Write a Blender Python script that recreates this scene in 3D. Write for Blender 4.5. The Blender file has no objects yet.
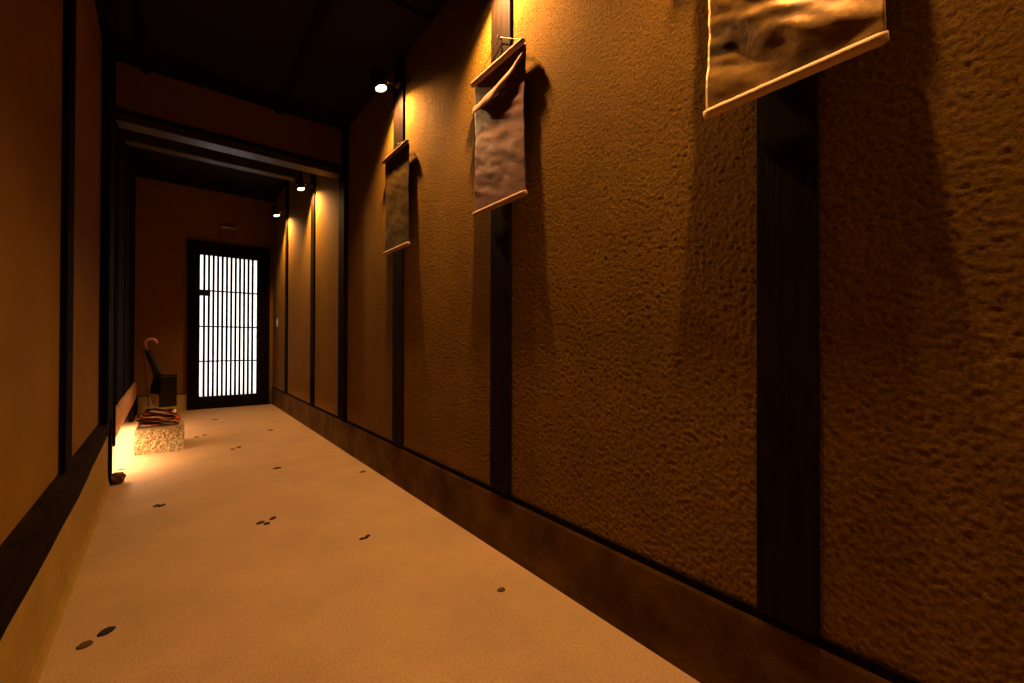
import bpy, bmesh, math, random
from mathutils import Vector, Matrix, noise
from math import radians, sin, cos, pi

random.seed(4)
S = bpy.context.scene
COL = S.collection

one = (1, 1, 1)
# ------------------------------------------------------------------ materials
def mat(name, base, rough=.7, spec=.3, metal=0.0, var=None, vscale=8., bump=None, vstretch=(1, 1, 1), speck=None):
    """base colour with optional noise variation (var = second colour) and a list of
    bump layers (kind, scale, distance, stretch)."""
    m = bpy.data.materials.new(name); m.use_nodes = True
    nt = m.node_tree; N = nt.nodes; L = nt.links
    b = N['Principled BSDF']
    b.inputs['Base Color'].default_value = (*base, 1)
    b.inputs['Roughness'].default_value = rough
    b.inputs['Specular IOR Level'].default_value = spec
    b.inputs['Metallic'].default_value = metal
    tc = N.new('ShaderNodeTexCoord')
    def mapped(st):
        mp = N.new('ShaderNodeMapping'); mp.inputs['Scale'].default_value = st
        L.new(tc.outputs['Object'], mp.inputs['Vector']); return mp.outputs['Vector']
    if var:
        n = N.new('ShaderNodeTexNoise'); n.inputs['Scale'].default_value = vscale
        n.inputs['Detail'].default_value = 6; n.inputs['Roughness'].default_value = .65
        L.new(mapped(vstretch), n.inputs['Vector'])
        r = N.new('ShaderNodeValToRGB')
        r.color_ramp.elements[0].position = .35; r.color_ramp.elements[0].color = (*base, 1)
        r.color_ramp.elements[1].position = .68; r.color_ramp.elements[1].color = (*var, 1)
        L.new(n.outputs['Fac'], r.inputs['Fac']); L.new(r.outputs['Color'], b.inputs['Base Color'])
    if speck:
        n2 = N.new('ShaderNodeTexNoise'); n2.inputs['Scale'].default_value = speck[0]; n2.inputs['Detail'].default_value = 3
        L.new(mapped(one), n2.inputs['Vector'])
        r2 = N.new('ShaderNodeValToRGB'); e2 = r2.color_ramp.elements
        lo = 1 - speck[1]
        e2[0].position = .33; e2[0].color = (lo, lo * .93, lo * .85, 1); e2[1].position = .55; e2[1].color = (1, 1, 1, 1)
        L.new(n2.outputs['Fac'], r2.inputs['Fac'])
        mm = N.new('ShaderNodeMix'); mm.data_type = 'RGBA'; mm.blend_type = 'MULTIPLY'; mm.inputs[0].default_value = 1
        src = b.inputs['Base Color'].links
        if src: L.new(src[0].from_socket, mm.inputs[6])
        else: mm.inputs[6].default_value = (*base, 1)
        L.new(r2.outputs['Color'], mm.inputs[7]); L.new(mm.outputs[2], b.inputs['Base Color'])
    prev = None
    for kind, sc, dist, st in (bump or []):
        if kind == 'noise':
            t = N.new('ShaderNodeTexNoise'); t.inputs['Detail'].default_value = 8; t.inputs['Roughness'].default_value = .68; out = t.outputs['Fac']
        elif kind == 'wave':
            t = N.new('ShaderNodeTexWave'); t.inputs['Distortion'].default_value = 6; out = t.outputs['Fac']
        else:
            t = N.new('ShaderNodeTexVoronoi'); t.feature = 'SMOOTH_F1'; out = t.outputs['Distance']
        t.inputs['Scale'].default_value = sc
        L.new(mapped(st), t.inputs['Vector'])
        bp = N.new('ShaderNodeBump'); bp.inputs['Distance'].default_value = dist
        bp.inputs['Strength'].default_value = 1.0
        L.new(out, bp.inputs['Height'])
        if prev: L.new(prev, bp.inputs['Normal'])
        prev = bp.outputs['Normal']
    if prev: L.new(prev, b.inputs['Normal'])
    return m

def emis(name, col, s):
    m = bpy.data.materials.new(name); m.use_nodes = True
    nt = m.node_tree; nt.nodes.clear()
    e = nt.nodes.new('ShaderNodeEmission'); e.inputs[0].default_value = (*col, 1); e.inputs[1].default_value = s
    o = nt.nodes.new('ShaderNodeOutputMaterial'); nt.links.new(e.outputs[0], o.inputs[0])
    return m

M = {}
M['stucco'] = mat('rough_brown_stucco', (.178, .094, .012), .9, .04, var=(.218, .117, .016), vscale=5, speck=(130, .35),
                  bump=[('noise', 130, .006, one)])
M['plaster'] = mat('fine_brown_plaster', (.19, .105, .014), .9, .03, var=(.22, .122, .017), vscale=6,
                   bump=[('noise', 240, .0012, one)])
M['plaster_left'] = mat('orange_brown_plaster', (.165, .085, .011), .9, .03, var=(.20, .104, .014), vscale=3, bump=[('noise', 240, .001, one)])
M['plaster_back'] = mat('dark_brown_plaster', (.16, .080, .014), .9, .03, var=(.185, .094, .017), vscale=5, bump=[('noise', 240, .001, one)])
M['plinth'] = mat('brown_troweled_plinth', (.055, .027, .005), .9, .04, var=(.125, .066, .010), vscale=5,
                  bump=[('noise', 18, .003, one), ('noise', 220, .0012, one)])
M['plinth_pale'] = mat('ochre_troweled_plinth', (.25, .155, .033), .85, .08, var=(.31, .195, .044), vscale=8,
                  bump=[('noise', 15, .002, one), ('noise', 240, .001, one)])
M['floor'] = mat('fine_aggregate_floor', (.27, .18, .095), .8, .10, var=(.335, .22, .115), vscale=3.2, speck=(170, .22),
                 bump=[('noise', 260, .0009, one)])
M['wood'] = mat('black_brown_wood', (.004, .002, .0009), .8, .02, var=(.010, .0045, .002), vscale=9,
                vstretch=(6, 6, .6), bump=[('noise', 60, .0012, (3, 3, .15))])
M['wood_post'] = mat('dark_brown_post_wood', (.007, .0032, .0013), .72, .04, var=(.016, .0075, .0032), vscale=9,
                vstretch=(6, 6, .6), bump=[('noise', 60, .0012, (3, 3, .15))])
M['wood_h'] = mat('black_brown_wood_rail', (.004, .0019, .0008), .85, .02, var=(.014, .006, .0022), vscale=7,
                  vstretch=(5, .7, 5), bump=[('noise', 50, .0015, (3, .2, 3))])
M['wood_worn'] = mat('worn_pale_lintel_wood', (.026, .02, .009), .38, .35, var=(.055, .04, .02), vscale=8,
                  vstretch=(.6, 6, 6), bump=[('noise', 50, .001, (.2, 3, 3))])
M['fascia'] = mat('brown_board', (.34, .17, .06), .5, .3, var=(.42, .22, .08), vscale=9, vstretch=(5, .7, 5))
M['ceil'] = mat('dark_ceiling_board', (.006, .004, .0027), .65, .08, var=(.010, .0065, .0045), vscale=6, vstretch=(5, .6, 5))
M['metal'] = mat('black_lamp_metal', (.012, .011, .011), .35, .5, bump=[('noise', 300, .0002, one)])
M['steel'] = mat('brushed_joint_metal', (.45, .42, .38), .3, .5, metal=1, bump=[('noise', 300, .0002, one)])
M['lens'] = emis('lit_lamp_lens', (1, .72, .38), 60)
M['black'] = mat('black_lacquer', (.004, .003, .002), .17, .5, bump=[('noise', 40, .0006, one)])
M['plate'] = mat('pale_switch_plastic', (.55, .47, .36), .5, .4, bump=[('noise', 200, .0002, one)])
M['box'] = mat('brown_painted_box', (.10, .055, .028), .5, .4, bump=[('noise', 200, .0003, one)])
M['boxlid'] = mat('lit_box_top', (.50, .40, .25), .5, .4, bump=[('noise', 200, .0003, one)])  # pale colour stands in for light on the box's top
M['cord'] = mat('pale_twisted_cord', (.45, .32, .18), .8, .2, bump=[('wave', 120, .0005, one)])
M['rod'] = mat('beige_cloth_sleeve', (.34, .22, .12), .8, .1, var=(.40, .26, .145), vscale=20, bump=[('noise', 120, .0015, one)])
M['rod_cream'] = mat('cream_cloth_sleeve', (.60, .42, .22), .7, .15, var=(.70, .50, .27), vscale=20, bump=[('noise', 120, .0012, one)])
M['rod_dark'] = mat('umber_cloth_sleeve', (.13, .08, .04), .8, .1, var=(.17, .105, .05), vscale=20, bump=[('noise', 120, .0015, one)])
M['nail'] = mat('dark_iron_nail', (.05, .04, .035), .5, .5, metal=.8, bump=[('noise', 200, .0002, one)])
M['flower'] = mat('dusty_pink_petals', (.55, .14, .13), .7, .3, var=(.65, .25, .2), vscale=30)
M['handle'] = mat('pinkish_glossy_wood', (.46, .15, .12), .3, .6, var=(.55, .22, .18), vscale=40)
M['black_cloth'] = mat('black_umbrella_cloth', (.012, .010, .009), .7, .2, bump=[('noise', 90, .001, one)])
M['stem'] = mat('dark_twig', (.05, .028, .015), .7, .2, bump=[('noise', 100, .001, one)])
M['rock'] = mat('dark_red_brown_rock', (.10, .045, .02), .9, .2, var=(.17, .085, .035), vscale=40, bump=[('noise', 60, .006, one)])
M['pebble_dark'] = mat('black_pebble', (.016, .009, .005), .8, .1, bump=[('noise', 150, .0004, one)])
M['pebble_brown'] = mat('brown_pebble', (.055, .032, .014), .8, .1, bump=[('noise', 150, .0004, one)])

# granite: speckled, pitted
def granite(rough_face=True):
    m = mat('pitted_granite', (.52, .43, .26), .85, .2,
            bump=[('voronoi', 75, .007, one), ('noise', 160, .004, one)] if rough_face else [('noise', 160, .001, one)])
    nt = m.node_tree; N = nt.nodes; L = nt.links; b = N['Principled BSDF']
    tc = N.new('ShaderNodeTexCoord'); v = N.new('ShaderNodeTexNoise'); v.inputs['Scale'].default_value = 95
    v.inputs['Detail'].default_value = 3; v.inputs['Roughness'].default_value = .7
    L.new(tc.outputs['Object'], v.inputs['Vector'])
    r = N.new('ShaderNodeValToRGB'); e = r.color_ramp.elements
    e[0].position = .40; e[0].color = (.15, .10, .035, 1); e[1].position = .60; e[1].color = (.42, .32, .15, 1)
    L.new(v.outputs['Fac'], r.inputs['Fac']); L.new(r.outputs['Color'], b.inputs['Base Color'])
    return m
M['granite'] = granite()
M['granite_top'] = mat('smooth_granite_top', (.22, .15, .065), .8, .1, var=(.30, .21, .10), vscale=60, bump=[('noise', 160, .001, one)])

# banner cloths
M['cloth_olive'] = mat('olive_brown_banner_cloth', (.055, .033, .005), .65, .10, var=(.085, .048, .007), vscale=7, bump=[('noise', 9, .003, (1, 1, .6)), ('noise', 420, .0005, one)])
M['cloth_rose'] = mat('rose_brown_banner_cloth', (.115, .050, .034), .6, .12, var=(.165, .074, .05), vscale=7, bump=[('noise', 9, .003, (1, 1, .6)), ('noise', 420, .0005, one)])
M['cloth_fold'] = mat('lit_rose_fold_cloth', (.30, .16, .10), .7, .1, var=(.36, .20, .13), vscale=12, bump=[('noise', 420, .0005, one)])  # same rose cloth, coloured paler so the fold reads as lit
M['cloth_gold'] = mat('bronze_gold_banner_cloth', (.070, .032, .004), .42, .2, metal=.45, var=(.34, .18, .018), vscale=6, vstretch=(1, 1.2, 2.4), bump=[('noise', 9, .003, (1, 1, .6)), ('noise', 420, .0005, one)])  # dark blotches put the wrinkles' shade into the gold colour

# striped blanket: stripes run across the folds
def stripes():
    m = mat('red_cream_black_striped_cloth', (.3, .1, .05), .85, .2, bump=[('noise', 200, .001, one)])
    nt = m.node_tree; N = nt.nodes; L = nt.links; b = N['Principled BSDF']
    tc = N.new('ShaderNodeTexCoord'); mp = N.new('ShaderNodeMapping')
    mp.inputs['Rotation'].default_value = (0, radians(-17), radians(20))
    L.new(tc.outputs['Object'], mp.inputs['Vector'])
    sx = N.new('ShaderNodeSeparateXYZ')
    n = N.new('ShaderNodeTexNoise'); n.inputs['Scale'].default_value = 6
    L.new(mp.outputs[0], n.inputs['Vector']); L.new(mp.outputs[0], sx.inputs[0])
    a = N.new('ShaderNodeMath'); a.operation = 'MULTIPLY_ADD'; a.inputs[1].default_value = .02
    L.new(n.outputs['Fac'], a.inputs[0]); L.new(sx.outputs['Z'], a.inputs[2])
    w = N.new('ShaderNodeMath'); w.operation = 'MULTIPLY'; w.inputs[1].default_value = 14
    L.new(a.outputs[0], w.inputs[0])
    fr = N.new('ShaderNodeMath'); fr.operation = 'FRACT'; L.new(w.outputs[0], fr.inputs[0])
    r = N.new('ShaderNodeValToRGB'); r.color_ramp.interpolation = 'CONSTANT'
    cr = r.color_ramp
    cr.elements[0].position = 0; cr.elements[0].color = (.50, .36, .17, 1)
    cr.elements[1].position = .26; cr.elements[1].color = (.32, .035, .02, 1)
    for p, c in ((.46, (.03, .016, .012, 1)), (.66, (.33, .24, .13, 1)), (.78, (.28, .03, .02, 1)), (.88, (.03, .016, .012, 1))):
        e = cr.elements.new(p); e.color = c
    L.new(fr.outputs[0], r.inputs['Fac']); L.new(r.outputs['Color'], b.inputs['Base Color'])
    return m
M['stripes'] = stripes()

# door pane: white paper behind glass, lit from outside by a real lamp
m = bpy.data.materials.new('white_backlit_paper'); m.use_nodes = True
nt = m.node_tree; nt.nodes.clear()
tr = nt.nodes.new('ShaderNodeBsdfTranslucent'); tr.inputs[0].default_value = (.9, .9, .88, 1)
df = nt.nodes.new('ShaderNodeBsdfDiffuse'); df.inputs[0].default_value = (.5, .5, .48, 1)
mx = nt.nodes.new('ShaderNodeMixShader'); mx.inputs[0].default_value = .2
no = nt.nodes.new('ShaderNodeTexNoise'); no.inputs['Scale'].default_value = 4
rp = nt.nodes.new('ShaderNodeValToRGB'); rp.color_ramp.elements[0].color = (.80, .80, .78, 1); rp.color_ramp.elements[1].color = (.92, .91, .88, 1)
nt.links.new(no.outputs['Fac'], rp.inputs['Fac']); nt.links.new(rp.outputs[0], tr.inputs[0])
ou = nt.nodes.new('ShaderNodeOutputMaterial')
nt.links.new(tr.outputs[0], mx.inputs[1]); nt.links.new(df.outputs[0], mx.inputs[2]); nt.links.new(mx.outputs[0], ou.inputs[0])
M['paper'] = m

# ------------------------------------------------------------------ mesh helpers
K = .0225                               # the left wall runs very slightly off the right one
def LW(c, y, z): return Vector((-c - K * y, y, z))

def finish(name, bm, m, parent=None, bevel=0, smooth=False, seg=2):
    bmesh.ops.recalc_face_normals(bm, faces=bm.faces)
    me = bpy.data.meshes.new(name); bm.to_mesh(me); bm.free()
    for mm in (m if isinstance(m, (list, tuple)) else [m]): me.materials.append(mm)
    o = bpy.data.objects.new(name, me); COL.objects.link(o)
    if smooth:
        for p in me.polygons: p.use_smooth = True
    if bevel:
        b = o.modifiers.new('bevel', 'BEVEL'); b.width = bevel; b.segments = seg; b.limit_method = 'ANGLE'
    if parent:
        o.parent = parent
        o.matrix_parent_inverse = Matrix.Translation(-parent.location)
    return o

def box(bm, x0, x1, y0, y1, z0, z1, fn=None):
    fn = fn or (lambda x, y, z: Vector((x, y, z)))
    v = [bm.verts.new(fn(x, y, z)) for x in (x0, x1) for y in (y0, y1) for z in (z0, z1)]
    for f in ((0, 1, 3, 2), (4, 6, 7, 5), (0, 4, 5, 1), (2, 3, 7, 6), (0, 2, 6, 4), (1, 5, 7, 3)):
        bm.faces.new([v[i] for i in f])
    return bm

def lbox(bm, c0, c1, y0, y1, z0, z1):   # a box in the left wall's own frame (c = distance left of the line)
    return box(bm, c0, c1, y0, y1, z0, z1, LW)

def prof(bm, pts, y0, y1, fn, n=1):     # profile (a, z) swept along Y
    rings = []
    for i in range(n + 1):
        y = y0 + (y1 - y0) * i / n
        rings.append([bm.verts.new(fn(a, y, z)) for a, z in pts])
    k = len(pts)
    for r0, r1 in zip(rings, rings[1:]):
        for i in range(k):
            bm.faces.new([r0[i], r0[(i + 1) % k], r1[(i + 1) % k], r1[i]])
    bm.faces.new(rings[0]); bm.faces.new(list(reversed(rings[-1])))
    return bm

def tube(bm, pts, rad, seg=8, cap=True):
    pts = [Vector(p) for p in pts]; rings = []
    for i, p in enumerate(pts):
        d = (pts[min(i + 1, len(pts) - 1)] - pts[max(i - 1, 0)]).normalized()
        a = d.cross(Vector((0, 0, 1)));
        if a.length < 1e-3: a = d.cross(Vector((1, 0, 0)))
        a.normalize(); b = d.cross(a).normalized()
        r = rad[i] if isinstance(rad, (list, tuple)) else rad
        rings.append([bm.verts.new(p + (a * cos(t) + b * sin(t)) * r) for t in [2 * pi * j / seg for j in range(seg)]])
    for r0, r1 in zip(rings, rings[1:]):
        for j in range(seg):
            bm.faces.new([r0[j], r0[(j + 1) % seg], r1[(j + 1) % seg], r1[j]])
    if cap:
        bm.faces.new(rings[0]); bm.faces.new(list(reversed(rings[-1])))
    return bm

def struct(name, bm, m, parent=None, **k):
    o = finish(name, bm, m, parent, **k)
    if not parent: o['kind'] = 'structure'
    return o

def tag(o, label, cat=None, group=None):
    o['label'] = label
    if cat: o['category'] = cat
    if group: o['group'] = group
    return o

def thing(name, label, cat, loc, group=None):
    o = bpy.data.objects.new(name, None); COL.objects.link(o); o.location = loc
    o.empty_display_size = .05
    return tag(o, label, cat, group)

B = bmesh.new
YB = -1.6        # behind the camera
YH = 3.5         # header wall
YE = 6.8         # end wall
ZC = 2.573       # ceiling of the near part
ZD = 2.87        # ceiling of the far part
XW = 1.045       # right wall face

# ------------------------------------------------------------------ the setting
struct('floor', box(B(), -.95, 1.35, YB - .3, YE + .4, -.12, 0), M['floor'])
def stucco_wall():                      # hand thrown stucco: a fine grid really displaced towards the corridor
    ys = [YB + .02 * i for i in range(int((-.3 - YB) / .02))]; y = -.3
    while y < 2.6: ys.append(y); y += .0042
    while y < YH: ys.append(y); y += .009
    ys.append(YH)
    zs = []; z = .2
    while z < ZC + .02: zs.append(z); z += .0044
    ny, nz = len(ys), len(zs)
    vs = [(XW + .0015, y, z) for z in zs for y in ys]
    fs = [(j * ny + i, j * ny + i + 1, (j + 1) * ny + i + 1, (j + 1) * ny + i) for j in range(nz - 1) for i in range(ny - 1)]
    k = len(vs)                         # solid body behind the rough face
    vs += [(XW + .2, ys[0], zs[0]), (XW + .2, ys[-1], zs[0]), (XW + .2, ys[-1], zs[-1]), (XW + .2, ys[0], zs[-1])]
    fs.append((k, k + 3, k + 2, k + 1))
    fs.append((k, k + 1, ny - 1, 0)); fs.append((k + 3, (nz - 1) * ny, nz * ny - 1, k + 2))
    fs.append((k, 0, (nz - 1) * ny, k + 3)); fs.append((k + 1, k + 2, nz * ny - 1, ny - 1))
    me = bpy.data.meshes.new('wall_right'); me.from_pydata(vs, [], fs); me.materials.append(M['stucco'])
    me.polygons.foreach_set('use_smooth', [True] * (len(fs) - 5) + [False] * 5)
    o = bpy.data.objects.new('wall_right', me); COL.objects.link(o); o['kind'] = 'structure'
    g = o.vertex_groups.new(name='face'); g.add(list(range(k)), 1.0, 'REPLACE')
    for nm, size, depth, st in (('coarse', .0105, 2, -.0021), ('fine', .0068, 1, -.0016)):
        t = bpy.data.textures.new(nm, 'CLOUDS'); t.noise_scale = size; t.noise_depth = depth; t.noise_type = 'SOFT_NOISE'
        d = o.modifiers.new(nm, 'DISPLACE'); d.texture = t; d.texture_coords = 'LOCAL'; d.direction = 'X'
        d.strength = st; d.mid_level = .5; d.vertex_group = 'face'
    return o
stucco_wall()
struct('wall_far_right', box(B(), XW, XW + .2, YH, YE, .2, ZD + .02), M['plaster'])
struct('baseboard_right', prof(B(), [(1.033, 0), (1.035, .05), (1.037, .215), (1.0385, .226), (1.2, .226), (1.2, 0)], YB, YE,
                               lambda a, y, z: Vector((a, y, z)), 1), M['plinth'])
struct('trim_1', box(B(), 1.0385, 1.06, YB, YE, .2265, .247), M['wood'])  # dark strip standing in for the shadow gap above the plinth
# posts of the right wall
for i, (y0, y1, zt) in enumerate(((.288, .405, ZC), (1.322, 1.452, ZC), (2.352, 2.492, ZC), (4.435, 4.575, ZD), (5.74, 5.87, ZD), (-.78, -.66, ZC))):
    struct('trim_%d' % (i + 2), box(B(), XW - .013, XW + .03, y0, y1, .2475, zt), M['wood_post' if y0 < 4 else 'wood'], bevel=.002)
struct('trim_8', box(B(), XW - .03, XW + .04, 3.42, 3.57, .2445, ZD), M['wood'], bevel=.003)     # post carrying the lintel

# left wall: near part
struct('wall_left', lbox(B(), .27, .47, YB, 3.3, .35, ZC + .02), M['plaster_left'])
bm = B()
prof(bm, [(.236, 0), (.241, .012), (.247, .035), (.250, .08), (.250, .30), (.45, .30), (.45, 0)], YB, 3.5, LW, 20)
struct('baseboard_left', bm, M['plinth_pale'])
bm = B()
n = 60; rings = []
for i in range(n + 1):                  # rail with a worn, slightly wavering lower edge
    y = YB + (3.42 - YB) * i / n
    w = .010 * noise.noise(Vector((y * 1.7, 3, 0))) + .004 * noise.noise(Vector((y * 7, 5, 0)))
    zb = .266 + w + max(0, (y - 2.25)) * .055
    pts = [(.242, zb), (.240, zb + .012), (.240, .390), (.246, .400), (.274, .412), (.30, .412), (.30, zb)]
    rings.append([bm.verts.new(LW(a, y, z)) for a, z in pts])
for r0, r1 in zip(rings, rings[1:]):
    for j in range(7): bm.faces.new([r0[j], r0[(j + 1) % 7], r1[(j + 1) % 7], r1[j]])
bm.faces.new(rings[0]); bm.faces.new(rings[-1])
struct('trim_9', bm, M['wood_h'])
for i, y0 in enumerate((-.15, 1.02, 2.06)):
    struct('trim_%d' % (i + 10), lbox(B(), .252, .30, y0, y0 + .125, .4125, ZC), M['wood'], bevel=.003)
struct('trim_13', lbox(B(), .232, .32, 3.20, 3.50, .41, ZD), M['wood'], bevel=.004)               # stout post at the lintel
struct('trim_14', lbox(B(), .236, .262, 3.455, 3.545, 0, .41), M['wood'], bevel=.002)             # edge board down to the floor
struct('trim_15', lbox(B(), .226, .262, 3.546, 3.60, .215, ZD - .3), M['wood'], bevel=.002)
# left side: far part, dark boarding over a raised sill board, open and lit beneath
bm = B(); lbox(bm, .27, .45, 3.50, YE, .385, ZD + .02)
struct('wall_far_left', bm, M['wood'])
for i, y0 in enumerate((4.3, 5.05, 5.8)):
    struct('trim_%d' % (i + 16), lbox(B(), .264, .30, y0, y0 + .10, .386, ZD), M['wood'], bevel=.003)
struct('trim_19', lbox(B(), .245, .275, 3.60, YE, .205, .385), M['fascia'], bevel=.002)           # sill board
struct('trim_20', lbox(B(), .245, .285, 6.1, YE, 0, .205), M['wood'], bevel=.002)
struct('trim_21', lbox(B(), .232, .2445, 6.66, 6.74, 0, .215), M['wood'], bevel=.002)
bm = B(); lbox(bm, .56, .62, 3.45, YE, 0, .385); lbox(bm, .30, .56, 3.44, 3.50, 0, .385); lbox(bm, .2755, .56, 3.50, YE, .36, .384)
struct('baseboard_far_left', bm, M['plinth_pale'])
# header wall and lintel
struct('wall_middle', box(B(), -.45, 1.25, YH, YH + .12, 2.285, ZD + .15), M['plaster_back'])
struct('trim_22', box(B(), -.45, 1.10, YH - .012, YH + .13, 2.262, 2.286), M['wood_h'], bevel=.002)
struct('trim_23', box(B(), -.45, 1.10, YH - .002, YH + .12, 2.212, 2.2615), M['wood_worn'], bevel=.003)
# end wall
bm = B()
box(bm, -.6, .085, YE, YE + .15, .2, ZD + .02); box(bm, .985, 1.3, YE, YE + .15, .2, ZD + .02); box(bm, .085, .985, YE, YE + .15, 2.17, ZD + .02)
struct('wall_back', bm, M['plaster_back'])
struct('baseboard_back', box(B(), -.6, .078, YE - .012, YE + .14, 0, .203), M['plinth_pale'])
struct('baseboard_back_right', box(B(), .999, 1.2, YE - .012, YE + .14, 0, .203), M['plinth'])
struct('trim_24', box(B(), -.45, .076, YE - .006, YE + .02, .2035, .216), M['wood'])
# ceilings
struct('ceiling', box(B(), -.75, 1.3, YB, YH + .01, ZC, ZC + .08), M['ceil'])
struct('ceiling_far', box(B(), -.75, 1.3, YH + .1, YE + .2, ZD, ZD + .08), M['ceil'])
struct('trim_25', box(B(), .545, .595, YB, YH - .0, ZC - .022, ZC - .0005), M['wood_h'], bevel=.002)
struct('trim_26', box(B(), -.20, -.16, YB, YH, ZC - .022, ZC - .0005), M['wood_h'], bevel=.002)
for i, y in enumerate((2.0, .6)):
    struct('trim_%d' % (27 + i), box(B(), -.45, 1.04, y, y + .04, ZC - .018, ZC - .0004), M['ceil'], bevel=.002)
struct('trim_29', box(B(), -.40, XW - .001, 5.0, 5.12, ZD - .235, ZD - .001), M['wood_worn'], bevel=.01)  # dark beam; its glint is put into this paler, glossier wood
struct('trim_30', lbox(B(), .20, .27, YB, 3.19, ZC - .05, ZC - .0005), M['wood_h'], bevel=.003)
# wall behind the camera
struct('wall_front', box(B(), -.75, 1.3, YB - .15, YB, 0, ZC + .05), M['plaster'])

# ------------------------------------------------------------------ door at the end
d = bpy.data.objects.new('door_1', None); COL.objects.link(d); d.location = (.535, YE, 0); d['kind'] = 'structure'
bm = B(); F0 = YE - .045
box(bm, .079, .125, F0, YE + .06, 0, 2.185); box(bm, .952, .998, F0, YE + .06, 0, 2.185); box(bm, .125, .952, F0, YE + .06, 2.135, 2.185); box(bm, .125, .952, F0, YE + .06, 0, .02)
finish('door_frame', bm, M['wood'], d, bevel=.003)
F1 = YE - .025
bm = B()
box(bm, .126, .207, F1, YE + .02, .021, 2.134); box(bm, .845, .951, F1, YE + .02, .021, 2.134)
box(bm, .207, .845, F1, YE + .02, 2.01, 2.134); box(bm, .207, .845, F1, YE + .02, .021, .16)
leaf = finish('door_leaf', bm, M['wood'], d, bevel=.003)
bm = B()
pit = (.845 - .207) / 13
for i in range(12):
    x = .207 + pit * (i + 1) - .003
    box(bm, x - .0125, x + .0125, F1 + .006, F1 + .024, .158, 2.012)
for z in (1.545, 1.075, .62): box(bm, .205, .847, F1 + .010, F1 + .028, z - .009, z + .009)
finish('lattice', bm, M['wood'], d)
finish('paper_pane', box(B(), .206, .846, F1 + .030, F1 + .033, .159, 2.011), M['paper'], d)
bm = B(); box(bm, .198, .318, F1 - .022, F1 + .004, 1.472, 1.545); box(bm, .225, .29, F1 - .034, F1 - .022, 1.49, 1.525)
finish('latch', bm, M['metal'], d, bevel=.004)

# ------------------------------------------------------------------ spotlights

def spotlight(y, z, x, label, group, energy, off=0.0, tilty=-11, tiltx=13, size=134, blend=.75):
    r = thing('wall_spotlight', label, 'spotlight', (XW - .013, y + off, z + .06), group)
    ax = Vector((sin(radians(tiltx)), sin(radians(tilty)), -1)).normalized()
    lens_c = Vector((x, y, z)); up = -ax
    q = up.to_track_quat('Z', 'Y').to_matrix()
    bm = B(); seg = 28; rings = []
    R = .036
    for rad, h in ((R * .86, .004), (R * .90, -.006), (R, -.008), (R, .095), (R * .9, .105), (.008, .107)):
        rings.append([bm.verts.new(lens_c + q @ Vector((rad * cos(2 * pi * j / seg), rad * sin(2 * pi * j / seg), h))) for j in range(seg)])
    for r0, r1 in zip(rings, rings[1:]):
        for j in range(seg): bm.faces.new([r0[j], r0[(j + 1) % seg], r1[(j + 1) % seg], r1[j]])
    bm.faces.new(rings[-1])
    finish('lamp_head', bm, M['metal'], r, smooth=False)
    bm = B()
    c = bm.verts.new(lens_c + q @ Vector((0, 0, -.004)))
    rg = [bm.verts.new(lens_c + q @ Vector((R * .85 * cos(2 * pi * j / seg), R * .85 * sin(2 * pi * j / seg), .002))) for j in range(seg)]
    for j in range(seg): bm.faces.new([c, rg[j], rg[(j + 1) % seg]])
    ln = finish('lens', bm, M['lens'], r); ln['label'] = 'glowing warm white lamp lens'
    hub = lens_c + q @ Vector((0, 0, .055))
    bm = B(); tube(bm, [hub + Vector((R * .9, 0, 0)), hub + Vector((R + .03, 0, .002)), Vector((XW - .03, y + off, z + .06))], .008, 10)
    finish('arm', bm, M['metal'], r)
    bm = B(); bmesh.ops.create_uvsphere(bm, u_segments=14, v_segments=8, radius=.0135, matrix=Matrix.Translation(hub + Vector((R + .018, 0, .002))))
    jn = finish('swivel_joint', bm, M['steel'], r, smooth=True); jn['label'] = 'bright metal swivel joint'
    bm = B()
    bmesh.ops.create_cone(bm, cap_ends=True, segments=24, radius1=.03, radius2=.026, depth=.02,
                          matrix=Matrix.Translation((XW - .0235, y + off, z + .06)) @ Matrix.Rotation(radians(-90), 4, 'Y'))
    finish('wall_mount', bm, M['metal'], r)
    ld = bpy.data.lights.new('spot_lamp', 'SPOT'); ld.energy = energy; ld.color = (1, .50, .17)
    ld.spot_size = radians(size); ld.spot_blend = blend; ld.shadow_soft_size = .014
    lo = bpy.data.objects.new('spot_lamp', ld); COL.objects.link(lo)
    lo.location = lens_c + ax * .014
    lo.rotation_euler = ax.to_track_quat('-Z', 'Y').to_euler()
    lo.parent = r; lo.matrix_parent_inverse = Matrix.Translation(-Vector(r.location))
    return r
G = 'black spotlights on the right wall posts'
E0 = 108
spotlight(2.42, 2.365, .925, 'small black wall spotlight shining above the olive brown hanging banner', G, E0)
spotlight(4.50, 2.37, .925, 'black spotlight on the slim post just past the lintel, nearer of the far pair', G, E0 * 1.5)
spotlight(5.80, 2.42, .925, 'farthest black spotlight, mounted nearest the lit lattice door', G, E0 * 1.3)
spotlight(1.39, 2.365, .925, 'black spotlight on the post above the rose brown banner', G, E0 * 1.1)
spotlight(.35, 2.365, .925, 'black spotlight on the post above the bronze gold banner', G, E0)
spotlight(-.72, 2.365, .925, 'black spotlight behind the viewer', G, E0 * .5)

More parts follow.
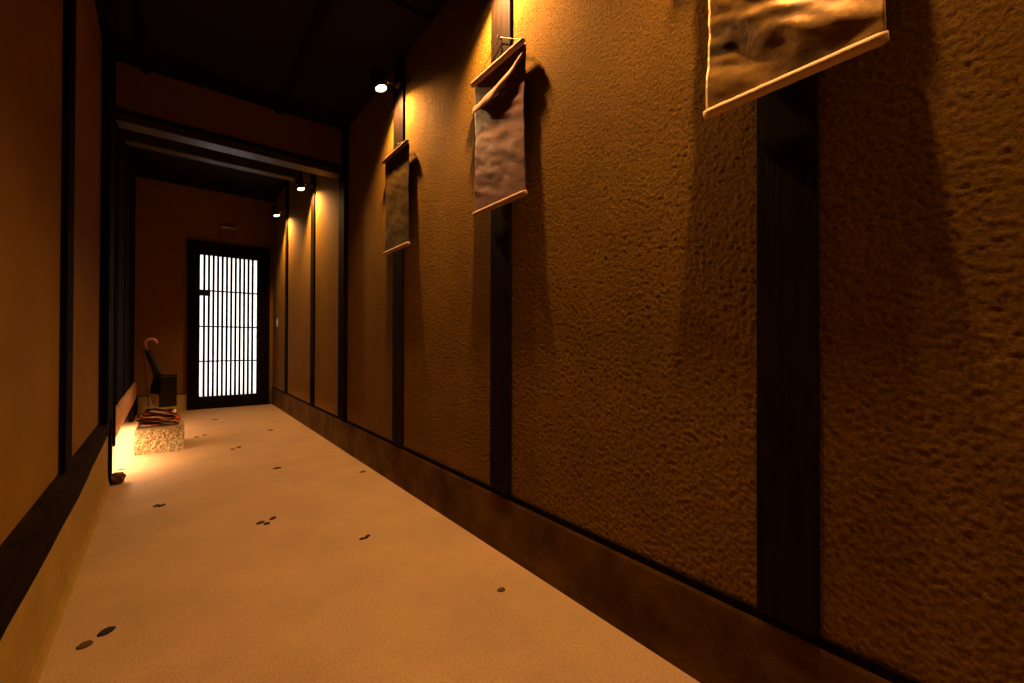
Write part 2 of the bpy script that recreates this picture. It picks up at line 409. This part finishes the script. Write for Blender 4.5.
# ------------------------------------------------------------------ hanging banners
def banner(y0, y1, z0, z1, label, clothmat, topmat, botmat, seed, xt=1.022, xo=1.01, flap=False, wr=1.0, nail_z=2.10, curl=.0):
    def XB(z): return xo + (xt - xo) * (z - z0) / (z1 - z0)
    def P(x, y, z):                                            # widths were measured at 0.995 m to the right
        k = XB(z) / .995
        return (x, y * k, .85 + (z - .85) * k)
    yc = (y0 + y1) / 2 * 1.02
    r = thing('hanging_banner', label, 'banner', (XW - .02, yc, z0))
    nu, nv = 56, 90; bm = B(); g = []
    rnd = random.Random(seed)
    for j in range(nv + 1):
        v = j / nv; row = []
        for i in range(nu + 1):
            u = i / nu
            edge = min(1, 6 * min(v, 1 - v))
            a = noise.noise(Vector((u * 1.5 + v * 1.2 + seed, v * 6 - u * 1.8, seed)))
            b = noise.noise(Vector((u * 3 + v * 2 + seed, v * 14 - u * 4, seed + 5)))
            c = noise.noise(Vector((u * 7, v * 28 - u * 6, seed + 9)))
            zz = z0 + .008 + (z1 - z0 - .02) * v; x = XB(zz) - wr * edge * (.006 * a + .004 * b + .0010 * c) - curl * (2 * u - 1) ** 2 * edge
            inset = .012 * sin(pi * v) ** 2 * (.6 + .4 * noise.noise(Vector((v * 6, seed, 0))))
            y = y0 + inset + (y1 - y0 - 2 * inset) * u
            row.append(bm.verts.new(P(x, y, zz)))
        g.append(row)
    for j in range(nv):
        for i in range(nu):
            bm.faces.new([g[j][i], g[j][i + 1], g[j + 1][i + 1], g[j + 1][i]])
    cl = finish('cloth', bm, clothmat, r, smooth=True)
    so = cl.modifiers.new('solid', 'SOLIDIFY'); so.thickness = .0018; so.offset = 0
    if flap:                                                   # loose fold sagging under the top rod
        bm = B(); g = []
        for j in range(9):
            v = j / 8; row = []
            for i in range(41):
                u = i / 40
                top = z1 - .046 - .058 * u - .012 * sin(pi * u)
                z = top - .050 * v * (.35 + .65 * sin(pi * (.1 + .72 * u)))
                x = XB(z) - .006 - .015 * sin(pi * min(1, v * .7)) * (.5 + .5 * sin(pi * (.12 + .8 * u))) - .006 * noise.noise(Vector((u * 5, v, 3)))
                row.append(bm.verts.new(P(x, y0 + .004 + (y1 - y0 - .008) * u, z)))
            g.append(row)
        for j in range(8):
            for i in range(40): bm.faces.new([g[j][i], g[j][i + 1], g[j + 1][i + 1], g[j + 1][i]])
        fo = finish('drooping_fold', bm, M['cloth_fold'], r, smooth=True)
        fo['label'] = 'loose cloth fold drooping across the banner top'
        so = fo.modifiers.new('solid', 'SOLIDIFY'); so.thickness = .002
    def rod(nm, z, mm, rad, tall=1.0, out=.001):
        bm = B(); n = 26
        pts = [P(XB(z) - out, y0 - .003 + (y1 - y0 + .006) * i / n, z + .0015 * noise.noise(Vector((i * .5, seed, 1)))) for i in range(n + 1)]
        rr = [rad * (1 + .10 * noise.noise(Vector((i * .6, seed, 7)))) for i in range(n + 1)]
        rr[0] *= .8; rr[-1] *= .8
        tube(bm, pts, rr, 14)
        zc = sum(p[2] for p in pts) / len(pts)
        for v in bm.verts: v.co.z = zc + (v.co.z - zc) * tall
        return finish(nm, bm, mm, r, smooth=True)
    rod('top_rod', z1 - .012, topmat, .0115, 1.0, .013)
    rod('bottom_rod', z0 + .004, botmat, .0115)
    bm = B()
    nz = nail_z; nx = XW - .022
    pts = [P(XB(z1), y0 + .015, z1 + .004), (nx, yc - .006, nz), (nx, yc, nz + .005), (nx, yc + .006, nz), P(XB(z1), y1 - .015, z1 + .004)]
    tube(bm, pts, .0016, 6)
    finish('hanging_cord', bm, M['cord'], r)
    bm = B(); tube(bm, [(XW - .008, yc, nz), (XW - .032, yc, nz + .004)], .0028, 8); tube(bm, [(XW - .031, yc, nz + .004), (XW - .034, yc, nz + .0045)], .006, 10)
    finish('nail', bm, M['nail'], r)
    return r
banner(2.177, 2.523, 1.405, 1.985, 'narrow dark olive brown cloth banner hanging on rods, the farthest banner', M['cloth_olive'], M['rod_dark'], M['rod'], 2, wr=.55, nail_z=2.05)
banner(1.177, 1.520, 1.405, 1.978, 'rose brown wrinkled cloth banner with a drooping fold under its top rod', M['cloth_rose'], M['rod'], M['rod'], 11, flap=True, wr=.8, nail_z=2.105)
banner(.172, .502, 1.402, 1.975, 'large near bronze gold cloth banner cut off by the top of the picture', M['cloth_gold'], M['rod'], M['rod_cream'], 23, wr=2.0, nail_z=2.10)

# ------------------------------------------------------------------ stone block, cloth and vase
r = thing('stone_block', 'rough hewn granite block standing on the floor in the glow by the left wall', 'stone block', (-.11, 4.5, 0))
bm = B(); box(bm, -.262, .037, 4.28, 4.74, 0, .182)
bmesh.ops.subdivide_edges(bm, edges=bm.edges, cuts=34, use_grid_fill=True)
for v in bm.verts:
    c = Vector((-.112, 4.51, .09)); dv = (v.co - c); 
    k = noise.noise(v.co * 38) * .0045 + noise.noise(v.co * 90) * .003
    if v.co.z > .001: v.co += Vector((dv.x / .15, dv.y / .23, dv.z / .09)).normalized() * k
    # softly worn edges
finish('rough_base', bm, M['granite'], r)
bm = B(); box(bm, -.258, .033, 4.284, 4.736, .176, .196); finish('smooth_top', bm, M['granite_top'], r, bevel=.005)

# folded blanket: a cloth strip folded to and fro, thick layers
bm = B()
cy0, cy1 = 4.33, 4.60
nl = 4; tk = .029
path = []
xl, xr = -.245, -.012
for k in range(nl):
    z = .213 + k * (tk + .002)
    a, b = (xl + .012 * k, xr - .012 * k) if k % 2 == 0 else (xr - .012 * (k - 1), xl + .012 * k)
    for i in range(15):
        t = i / 14
        x = a + (b - a) * t
        sag = -.010 * k * max(0, (x - xl) / (xr - xl)) ** 1.5 + .004 * sin(x * 55 + k * 1.3) * min(1, k)
        path.append((x, z + sag))
    if k < nl - 1:
        xe = b; s = 1 if b > a else -1
        za = path[-1][1]
        for q in (.25, .5, .75):
            path.append((xe + s * .016 * sin(pi * q), za + q * (tk + .002)))
ny = 8; rings = []
th = tk * .46
def offs(P, i):
    a = Vector(P[max(i - 1, 0)]); b = Vector(P[min(i + 1, len(P) - 1)]); t = (b - a).normalized()
    return Vector((-t.y, t.x))
for j in range(ny + 1):
    y = cy0 + (cy1 - cy0) * j / ny
    pin = .55 if j in (0, ny) else 1
    up, dn = [], []
    for i, p in enumerate(path):
        w = .003 * noise.noise(Vector((p[0] * 12, y * 10, p[1] * 30)))
        o_ = offs(path, i) * th * pin; yy = y + .010 * noise.noise(Vector((p[0] * 9, p[1] * 60, 1)))
        up.append(bm.verts.new((p[0] + o_.x, yy, p[1] + o_.y + w)))
        dn.append(bm.verts.new((p[0] - o_.x, yy, p[1] - o_.y + w)))
    rings.append(up + list(reversed(dn)))
kk = len(rings[0])
for r0, r1 in zip(rings, rings[1:]):
    for i in range(kk): bm.faces.new([r0[i], r0[(i + 1) % kk], r1[(i + 1) % kk], r1[i]])
h = len(path)
for rg in (rings[0], rings[-1]):
    for i in range(h - 1): bm.faces.new([rg[i], rg[i + 1], rg[kk - 2 - i], rg[kk - 1 - i]])
bl = finish('folded_blanket', bm, M['stripes'], smooth=True)
tag(bl, 'red, cream and black striped cloth folded on top of the granite block', 'blanket')

# square black umbrella stand with an umbrella leaning out of it and a thin cane
def loft(bm, secs):
    rr = [[bm.verts.new(p) for p in q] for q in secs]; n = len(rr[0])
    for a, b in zip(rr, rr[1:]):
        for i in range(n): bm.faces.new([a[i], a[(i + 1) % n], b[(i + 1) % n], b[i]])
    bm.faces.new(rr[0]); bm.faces.new(rr[-1]); return bm
r = thing('umbrella_stand', 'square black lacquer umbrella stand behind the striped cloth on the granite block', 'umbrella stand', (-.10, 4.46, .335))
def plan(z, s=0.0, lx=-.187): return [(lx + s, 4.55, z), (-.122, 4.42 + s, z), (-.012 - s, 4.42 + s, z), (-.012 - s, 4.55, z)]
finish('body', loft(B(), [plan(.335, 0, -.166), plan(.44, 0, -.190), plan(.50, 0, -.182), plan(.575, 0, -.167)]), M['black'], r, bevel=.006)
finish('rim', loft(B(), [plan(.5755, -.002, -.167), plan(.592, -.002, -.167)]), M['black'], r, bevel=.004)
r = thing('umbrella', 'closed black umbrella with pinkish crook handle leaning out of the square stand', 'umbrella', (-.14, 4.48, .58))
bm = B(); n = 24; secs = []
for t in [i / 14 for i in range(15)]:
    c = Vector((-.132, 4.485, .5925)).lerp(Vector((-.199, 4.487, .795)), t)
    rad = .030 - .010 * t
    secs.append([(c.x + rad * (1 + .13 * sin(5 * a + 4 * t)) * cos(a), c.y + rad * .8 * (1 + .13 * sin(5 * a + 4 * t)) * sin(a), c.z) for a in [2 * pi * j / n for j in range(n)]])
cn = finish('folded_canopy', loft(bm, secs), M['black_cloth'], r, smooth=True)
bm = B(); tube(bm, [Vector((-.1995, 4.487, .7955)), Vector((-.207, 4.487, .82))], .008, 10)
finish('ferrule', bm, M['steel'], r)
pts = [(-.207, 4.487, .8205), (-.214, 4.485, .845)]
for k in range(13):
    a = pi * (1.0 - k / 12 * 1.08); pts.append((-.179 + .036 * cos(a), 4.482, .852 + .034 * sin(a)))
bm = B(); tube(bm, pts, [.010] * 13 + [.011, .010], 12)
hd = finish('crook_handle', bm, M['handle'], r, smooth=True); hd['label'] = 'glossy pinkish curved crook handle'
r = thing('walking_cane', 'thin dark cane leaning left of the black umbrella, its tip on the striped cloth', 'cane', (-.19, 4.41, .347))
tw = B(); tube(tw, [(-.186, 4.405, .347), (-.196, 4.42, .48), (-.208, 4.44, .62), (-.222, 4.45, .79)], [.004, .0045, .0045, .0045], 8)
finish('shaft', tw, M['stem'], r)
bm = B(); tube(bm, [(-.222, 4.45, .7905), (-.2235, 4.452, .812)], [.0065, .0075], 10); finish('knob', bm, M['stem'], r)

# small dark rock at the foot of the edge board
bm = B(); bmesh.ops.create_icosphere(bm, subdivisions=4, radius=1)
for v in bm.verts:
    p = v.co.copy(); k = 1 + .28 * noise.noise(p * 1.8) + .13 * noise.noise(p * 5)
    v.co = Vector((p.x * .042 * k, p.y * .04 * k, max(-.0, .030 + p.z * .036 * k)))
rk = finish('rock', bm, M['rock']); rk.location = (-.292, 3.50, 0)
tag(rk, 'small rough red brown rock at the foot of the edge board, before the glow', 'rock')

# ------------------------------------------------------------------ switch and box
r = thing('light_switch', 'small pale switch plate on the right wall near the lattice door', 'light switch', (XW, 6.45, 1.09))
finish('switch_plate', box(B(), XW - .008, XW - .0004, 6.40, 6.50, 1.085, 1.19), M['plate'], r, bevel=.002)
finish('rocker', box(B(), XW - .012, XW - .008, 6.43, 6.47, 1.115, 1.16), M['plate'], r, bevel=.0015)
r = thing('junction_box', 'square brown box with its lit top edge coloured pale, on the wall above the door', 'wall box', (.51, YE, 2.23))
finish('casing', box(B(), .425, .60, YE - .05, YE - .0004, 2.235, 2.388), M['box'], r, bevel=.004)
finish('top_panel', box(B(), .422, .603, YE - .056, YE - .0004, 2.388, 2.412), M['boxlid'], r, bevel=.003)

# ------------------------------------------------------------------ pebbles set in the floor
def pebble(x, y, lx, ly, rot, label, m='pebble_dark', group=None, h=.0035):
    bm = B(); n = 22; rings = []
    for f, z in ((1.0, -.004), (1.0, .0005), (.93, h * .7), (.75, h), (.3, h * 1.1)):
        rg = []
        for j in range(n):
            t = 2 * pi * j / n
            k = f * (1 + .13 * noise.noise(Vector((cos(t) * 1.3, sin(t) * 1.3, x * 9 + y * 3))))
            rg.append(bm.verts.new((cos(t) * lx * k, sin(t) * ly * k, z)))
        rings.append(rg)
    for a, b in zip(rings, rings[1:]):
        for j in range(n): bm.faces.new([a[j], a[(j + 1) % n], b[(j + 1) % n], b[j]])
    bm.faces.new(rings[-1]); bm.faces.new(rings[0])
    o = finish('pebble', bm, M[m], smooth=True); o.location = (x, y, .0002); o.rotation_euler.z = radians(rot)
    tag(o, label, 'pebble', group)
PG = 'dark pebbles set flush in the floor'
for a in (
 (-.163, 1.717, .0225, .017, 40, 'black oval pebble of the nearest pair on the left, the darker one', 'pebble_dark'),
 (-.203, 1.677, .0185, .0165, 35, 'brown oval pebble of the nearest pair on the left, the paler one', 'pebble_brown'),
 (.879, 1.166, .015, .012, 0, 'lone pebble near the right wall, lowest in the picture', 'pebble_brown'),
 (-.088, 2.885, .021, .011, 60, 'left pebble of the pair before the glowing patch', 'pebble_dark'),
 (-.066, 2.872, .022, .011, 50, 'right pebble of the pair before the glowing patch', 'pebble_dark'),
 (.308, 2.308, .021, .013, 30, 'left pebble of the trio in the middle of the floor', 'pebble_dark'),
 (.363, 2.330, .022, .012, 50, 'right pebble of the trio in the middle of the floor', 'pebble_dark'),
 (.330, 2.279, .015, .013, 60, 'nearest and smallest pebble of the trio mid floor', 'pebble_dark'),
 (.630, 1.846, .011, .009, 0, 'left pebble of the tight cluster right of the trio', 'pebble_dark'),
 (.646, 1.844, .010, .009, 0, 'middle pebble of the tight cluster right of the trio', 'pebble_dark'),
 (.660, 1.857, .012, .009, 30, 'right pebble of the tight cluster right of the trio', 'pebble_dark'),
 (.531, 3.25, .027, .018, 10, 'single flat pebble behind the trio, left of the wall side one', 'pebble_dark'),
 (.962, 2.809, .022, .015, 20, 'single brown pebble close to the right baseboard', 'pebble_brown'),
 (.343, 4.05, .015, .018, 20, 'left pebble of the pair right of the granite block glow', 'pebble_brown'),
 (.390, 4.10, .017, .022, 10, 'right pebble of the pair right of the granite block glow', 'pebble_dark'),
 (.712, 4.72, .027, .022, 0, 'single far pebble toward the right wall', 'pebble_brown'),
 (.130, 4.77, .018, .024, 0, 'nearer pebble in the shadow beside the granite block', 'pebble_brown'),
 (.190, 4.84, .018, .022, 0, 'outer pebble in the shadow beside the granite block', 'pebble_brown'),
 (.322, 5.74, .032, .028, 0, 'farthest pebble, on the floor in front of the door', 'pebble_brown'),
 (-.300, 3.86, .018, .014, 0, 'tiny pebble in the brightest glow by the rock', 'pebble_brown')):
    pebble(*a, group=PG)

# ------------------------------------------------------------------ other lights
def area(name, loc, rot, sx, sy, e, col):
    ld = bpy.data.lights.new(name, 'AREA'); ld.shape = 'RECTANGLE'; ld.size = sx; ld.size_y = sy; ld.energy = e; ld.color = col
    o = bpy.data.objects.new(name, ld); COL.objects.link(o); o.location = loc; o.rotation_euler = rot
    return o
# warm light strip hidden behind the sill board on the left
area('sill_light_strip', LW(.30, 4.72, .208), (0, radians(-40), radians(1.3)), .03, 2.1, 46, (1, .56, .30))
# daylight-white lamp outside behind the door paper
area('outside_lamp', (.53, YE + .75, 1.3), (radians(-90), 0, 0), 1.6, 2.4, 66, (1, .97, .93))
pl = bpy.data.lights.new('outside_bulb', 'POINT'); pl.energy = 5; pl.shadow_soft_size = .04; pl.color = (1, .98, .95)
po = bpy.data.objects.new('outside_bulb', pl); COL.objects.link(po); po.location = (.50, YE + .22, .42)

w = bpy.data.worlds.new('World'); S.world = w; w.use_nodes = True
w.node_tree.nodes['Background'].inputs[0].default_value = (.02, .02, .03, 1)
w.node_tree.nodes['Background'].inputs[1].default_value = .2

# ------------------------------------------------------------------ camera
f = 420.
yaw, pit_, rol, H = radians(-38.4), radians(.4), radians(.15), .85
Fv = Vector((sin(-yaw) * cos(pit_), cos(yaw) * cos(pit_), sin(pit_)))
R0 = Vector((cos(yaw), sin(yaw), 0)); U0 = R0.cross(Fv)
Rv = R0 * cos(rol) + U0 * sin(rol); Uv = Rv.cross(Fv)
cd = bpy.data.cameras.new('camera'); cam = bpy.data.objects.new('camera', cd); COL.objects.link(cam)
mt = Matrix((Rv, Uv, -Fv)).transposed().to_4x4(); mt.translation = Vector((0, 0, H))
cam.matrix_world = mt
cd.sensor_width = 36; cd.lens = f * 36 / 1024; cd.clip_start = .02
S.camera = cam

S.view_settings.view_transform = 'Standard'; S.view_settings.look = 'None'
S.view_settings.gamma = 1; S.view_settings.exposure = 0; S.view_settings.use_curve_mapping = False
